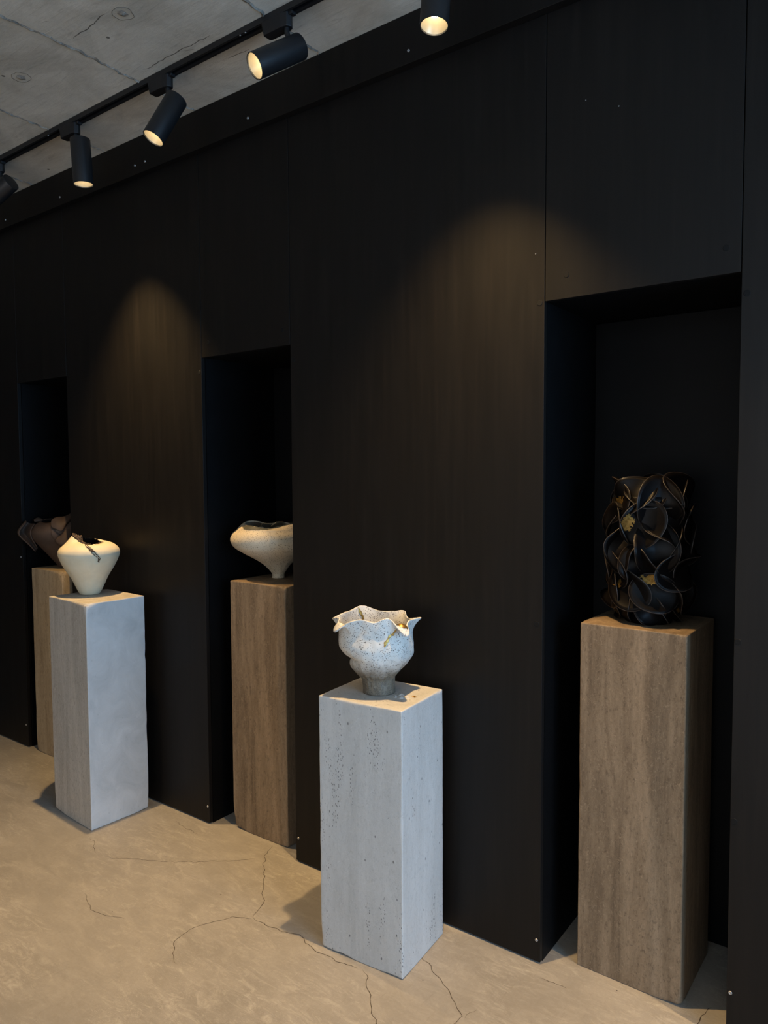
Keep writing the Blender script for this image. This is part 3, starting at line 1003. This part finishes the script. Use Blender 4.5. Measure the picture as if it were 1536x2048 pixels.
# stained fold over the left shoulder, dark lip line and ragged inner crest
patch('dark_stain', mush_pt, 196, 262, 0.80, 0.97, 0.0012, OATDARK, mush, 4, 24)
seam('lip_line', [(200 + 9 * i, 0.965 - 0.01 * math.sin(i)) for i in range(20)], 0.0035, mush_pt, 0.0014, OATDARK, mush, 110, 0.8)
for k, (a0, a1, h) in enumerate(((218, 262, 0.020), (252, 300, 0.026), (292, 345, 0.020))):
    def crest(u, v, a0=a0, a1=a1, h=h, k=k):
        an = math.radians(a0 + (a1 - a0) * u)
        r = 0.066 + 0.008 * math.sin(u * 5 + k) + 0.022 * v * v
        z = 0.212 + (0.008 + h * math.sin(PI * (0.08 + 0.84 * u)) + 0.006 * nz((u * 2.5, k, 1), 1.6)) * v
        return Vector((r * math.cos(an), r * math.sin(an), z))
    o = grid_surface('crest', crest, 26, 6, OATDARK, mush, closed=False)
    solidify(o, 0.003, 0)

# ------------------------------------------------------------------ sculpture: umber folded vessel (far left niche)
U_L = [(0, .062), (.012, .064), (.04, .085), (.081, .118), (.12, .150), (.155, .178), (.186, .190), (.206, .187), (.232, .165), (.25, .135)]

def umb_pt(deg, t, off=0.0):
    an = math.radians(deg)
    z = 0.25 * t
    r = smooth_tab(U_L, z)
    lf = 0.5 - 0.5 * math.cos(an)                # 1 at the left
    r = r * (0.72 + 0.28 * lf ** 1.5)
    if abs(math.sin(an)) > 0:
        r *= 1 - 0.10 * abs(math.sin(an))
    z *= 1 + 0.10 * (1 - lf) + 0.03 * math.sin(3 * an) * t
    return Vector((math.cos(an) * (r + off), math.sin(an) * (r + off), z))

umb = tag(empty('folded_vessel', (-3.725, 0.160, 0.9982), 1.045), 'dark brown clay vessel with folded petals in the far left niche', 'vessel')
o = grid_surface('vessel', lambda u, v: umb_pt(360 * u, v), 90, 40, UMBER, umb, cap=True)
solidify(o, 0.005)

def sheet(name, rows, parent, mat, th=0.0045, sub=3):
    nr, nc = len(rows), len(rows[0])
    V = [p for r in rows for p in r]
    F = [(j * nc + i, j * nc + i + 1, (j + 1) * nc + i + 1, (j + 1) * nc + i) for j in range(nr - 1) for i in range(nc - 1)]
    o = mesh_obj(name, V, F, mat, parent, True)
    subsurf(o, sub)
    solidify(o, th, 0)
    return o

def Z(X, Y, d):
    return ((X - 1204) * 0.000236, d, (1450 - Y) * 0.000236)
sheet('petal', [[Z(540, 430, -.010), Z(440, 520, -.030), Z(410, 640, -.040), Z(440, 780, -.035), Z(560, 1000, -.015)],
                [Z(430, 470, .045), Z(330, 560, .050), Z(300, 660, .040), Z(400, 790, .020), Z(530, 1020, .0)],
                [Z(340, 420, .060), Z(240, 540, .060), Z(180, 650, .045), Z(350, 800, .015), Z(510, 1050, -.005)],
                [Z(300, 370, .030), Z(170, 520, .010), Z(90, 660, -.015), Z(330, 860, -.030), Z(500, 1075, -.020)],
                [Z(360, 390, .000), Z(230, 520, -.020), Z(150, 670, -.035), Z(350, 850, -.040), Z(505, 1060, -.025)]], umb, UMBER)
sheet('petal', [[Z(480, 420, .05), Z(560, 400, .05), Z(680, 420, .05)],
                [Z(470, 370, .07), Z(550, 290, .08), Z(650, 360, .07)],
                [Z(500, 380, .09), Z(580, 320, .10), Z(660, 390, .09)]], umb, UMBER)
sheet('petal', [[Z(850, 350, -.115), Z(960, 270, -.11), Z(1110, 300, -.10), Z(1260, 210, -.09), Z(1380, 150, -.06)],
                [Z(850, 430, -.135), Z(960, 400, -.15), Z(1090, 420, -.15), Z(1240, 310, -.135), Z(1400, 260, -.09)],
                [Z(850, 500, -.140), Z(970, 540, -.160), Z(1075, 630, -.165), Z(1130, 430, -.140), Z(1340, 340, -.10)]], umb, UMBER)
sheet('petal', [[Z(1060, 640, -.135), Z(1150, 500, -.135), Z(1290, 420, -.11), Z(1420, 380, -.07)],
                [Z(960, 740, -.150), Z(1100, 740, -.170), Z(1290, 660, -.155), Z(1430, 560, -.11)],
                [Z(900, 800, -.145), Z(1040, 930, -.175), Z(1220, 920, -.170), Z(1420, 760, -.12)],
                [Z(960, 860, -.130), Z(1060, 970, -.150), Z(1230, 960, -.145), Z(1400, 820, -.10)]], umb, UMBER)
sheet('petal', [[Z(840, 520, -.135), Z(960, 560, -.135), Z(1080, 640, -.13)],
                [Z(850, 640, -.145), Z(950, 680, -.15), Z(1060, 700, -.14)],
                [Z(860, 720, -.138), Z(930, 780, -.14), Z(1000, 800, -.135)]], umb, UMBER)
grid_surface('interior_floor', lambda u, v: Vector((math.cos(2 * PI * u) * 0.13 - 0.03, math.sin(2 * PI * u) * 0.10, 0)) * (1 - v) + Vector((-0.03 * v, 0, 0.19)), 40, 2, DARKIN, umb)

# ------------------------------------------------------------------ sculpture: black column of petals (right niche)
blk = tag(empty('petal_column', (-0.650, 0.206, 1.0532), 0.300), 'black ceramic column of curled petals touched with gold leaf in the right niche', 'sculpture')
def core(u, v):
    a = 2 * PI * u
    z = 0.385 * v
    r = 0.078 + 0.016 * math.sin(PI * v * 0.9) - 0.012 * (1 - v)
    if v > 0.97:
        r *= 0.05
    r *= 1 + 0.06 * nz((math.cos(a), math.sin(a), z * 9), 2)
    return Vector((r * math.cos(a), r * math.sin(a), z))
grid_surface('core', core, 48, 30, JET, blk, cap=True)

def petal_mesh(k, R):
    rnd = random.Random(100 + k)
    a1, p1 = rnd.uniform(0.30, 0.62), rnd.uniform(0, PI)
    a2, p2 = rnd.uniform(0.05, 0.16), rnd.uniform(0, 2 * PI)
    cup = rnd.uniform(-0.1, 0.35)
    nr, nt = 7, 36
    def pt(rho, th):
        rr = R * rho
        h = R * rho ** 1.8 * (a1 * math.cos(2 * (th - p1)) + a2 * math.cos(3 * th + p2)) * 0.62 + R * cup * rho * rho
        # disc in the local xz plane, displaced along local -y (outwards)
        sq = 1 - 0.12 * rho * math.cos(2 * (th - p1))
        return Vector((rr * math.cos(th) * sq, -h, rr * math.sin(th) * sq))
    V = [pt(0.001, 0)]
    F = []
    for j in range(1, nr + 1):
        for i in range(nt):
            V.append(pt(j / nr, 2 * PI * i / nt))
    for i in range(nt):
        F.append((0, 1 + i, 1 + (i + 1) % nt))
    for j in range(nr - 1):
        for i in range(nt):
            a, b = 1 + j * nt + i, 1 + j * nt + (i + 1) % nt
            F.append((a, a + nt, b + nt, b))
    edge = [pt(1.0, 2 * PI * i / nt) for i in range(nt)]
    return V, F, edge, pt

protos = []
for k in range(7):
    V, F, E, pt = petal_mesh(k, 0.060)
    p = mesh_obj('petal', V, F, JET, blk, True)
    solidify(p, 0.0034, 0)
    e = tube('petal_edge', E, 0.0015, JETEDGE, p, 5, True)
    # gold leaf variant
    g = mesh_obj('gold_leaf', [], [], GOLD, p)
    gv, gf = [], []
    n = 12
    for j in range(n + 1):
        for i in range(n + 1):
            rho = 0.40 + 0.58 * j / n
            th = -1.9 + 1.3 * i / n + 0.3 * k
            q = pt(rho, th)
            gv.append((q.x, q.y - 0.0026, q.z))
    for j in range(n):
        for i in range(n):
            u, v = (i + .5) / n * 2 - 1, (j + .5) / n * 2 - 1
            if u * u + v * v < 0.75 + 0.9 * nz((u + k, v, k), 3.1):
                a = j * (n + 1) + i
                gf.append((a, a + 1, a + n + 2, a + n + 1))
    g.data.from_pydata(gv, [], gf)
    protos.append((p, e, g))

used = set()
def put_petal(k, loc, yaw, tilt, spin, scale, gold=False):
    p, e, g = protos[k]
    m = Matrix.Translation(loc) @ Matrix.Rotation(yaw, 4, 'Z') @ Matrix.Rotation(tilt, 4, 'X') @ Matrix.Rotation(spin, 4, 'Y') @ Matrix.Scale(scale, 4)
    if k not in used:
        used.add(k)
        q, qe = p, e
    else:
        q = p.copy()
        COL.objects.link(q)
        qe = e.copy()
        COL.objects.link(qe)
        qe.parent = q
    q.parent = blk
    q.matrix_local = m
    if gold:
        qg = g.copy()
        COL.objects.link(qg)
        qg.parent = q
    return q

rnd = random.Random(21)
rows = 6
count = 0
for j in range(rows):
    v = j / (rows - 1)
    z = 0.040 + 0.318 * v
    n = 8 if j == 0 else 7
    rb = 0.080 + 0.015 * math.sin(PI * min(1, v * 0.95))
    for i in range(n):
        a = 2 * PI * (i + 0.5 * (j % 2)) / n + rnd.uniform(-.12, .12)
        zz = z + rnd.uniform(-.012, .012)
        sc = rnd.uniform(0.95, 1.22) * (0.70 if j == 0 else 1.0 + 0.12 * (j == rows - 1))
        zz = max(zz, 0.060 * sc * 0.95 + 0.004)
        loc = Vector((math.cos(a) * rb, math.sin(a) * rb, zz))
        front = math.sin(a) < -0.35
        put_petal(rnd.randrange(7), loc, a + PI / 2, rnd.uniform(-0.45, 0.35), rnd.uniform(0, 2 * PI) if j else rnd.uniform(-.4, .4), sc,
                  gold=(front and count % 3 == 1))
        count += 1
for i in range(6):
    a = 2 * PI * i / 6 + 0.3
    put_petal(rnd.randrange(7), Vector((math.cos(a) * 0.058, math.sin(a) * 0.058, 0.375)), a + PI / 2, -0.75 + rnd.uniform(-.2, .2), rnd.uniform(0, 6), 0.95)
for k, (p, e, g) in enumerate(protos):
    bpy.data.objects.remove(g)
    if k not in used:
        bpy.data.objects.remove(e)
        bpy.data.objects.remove(p)
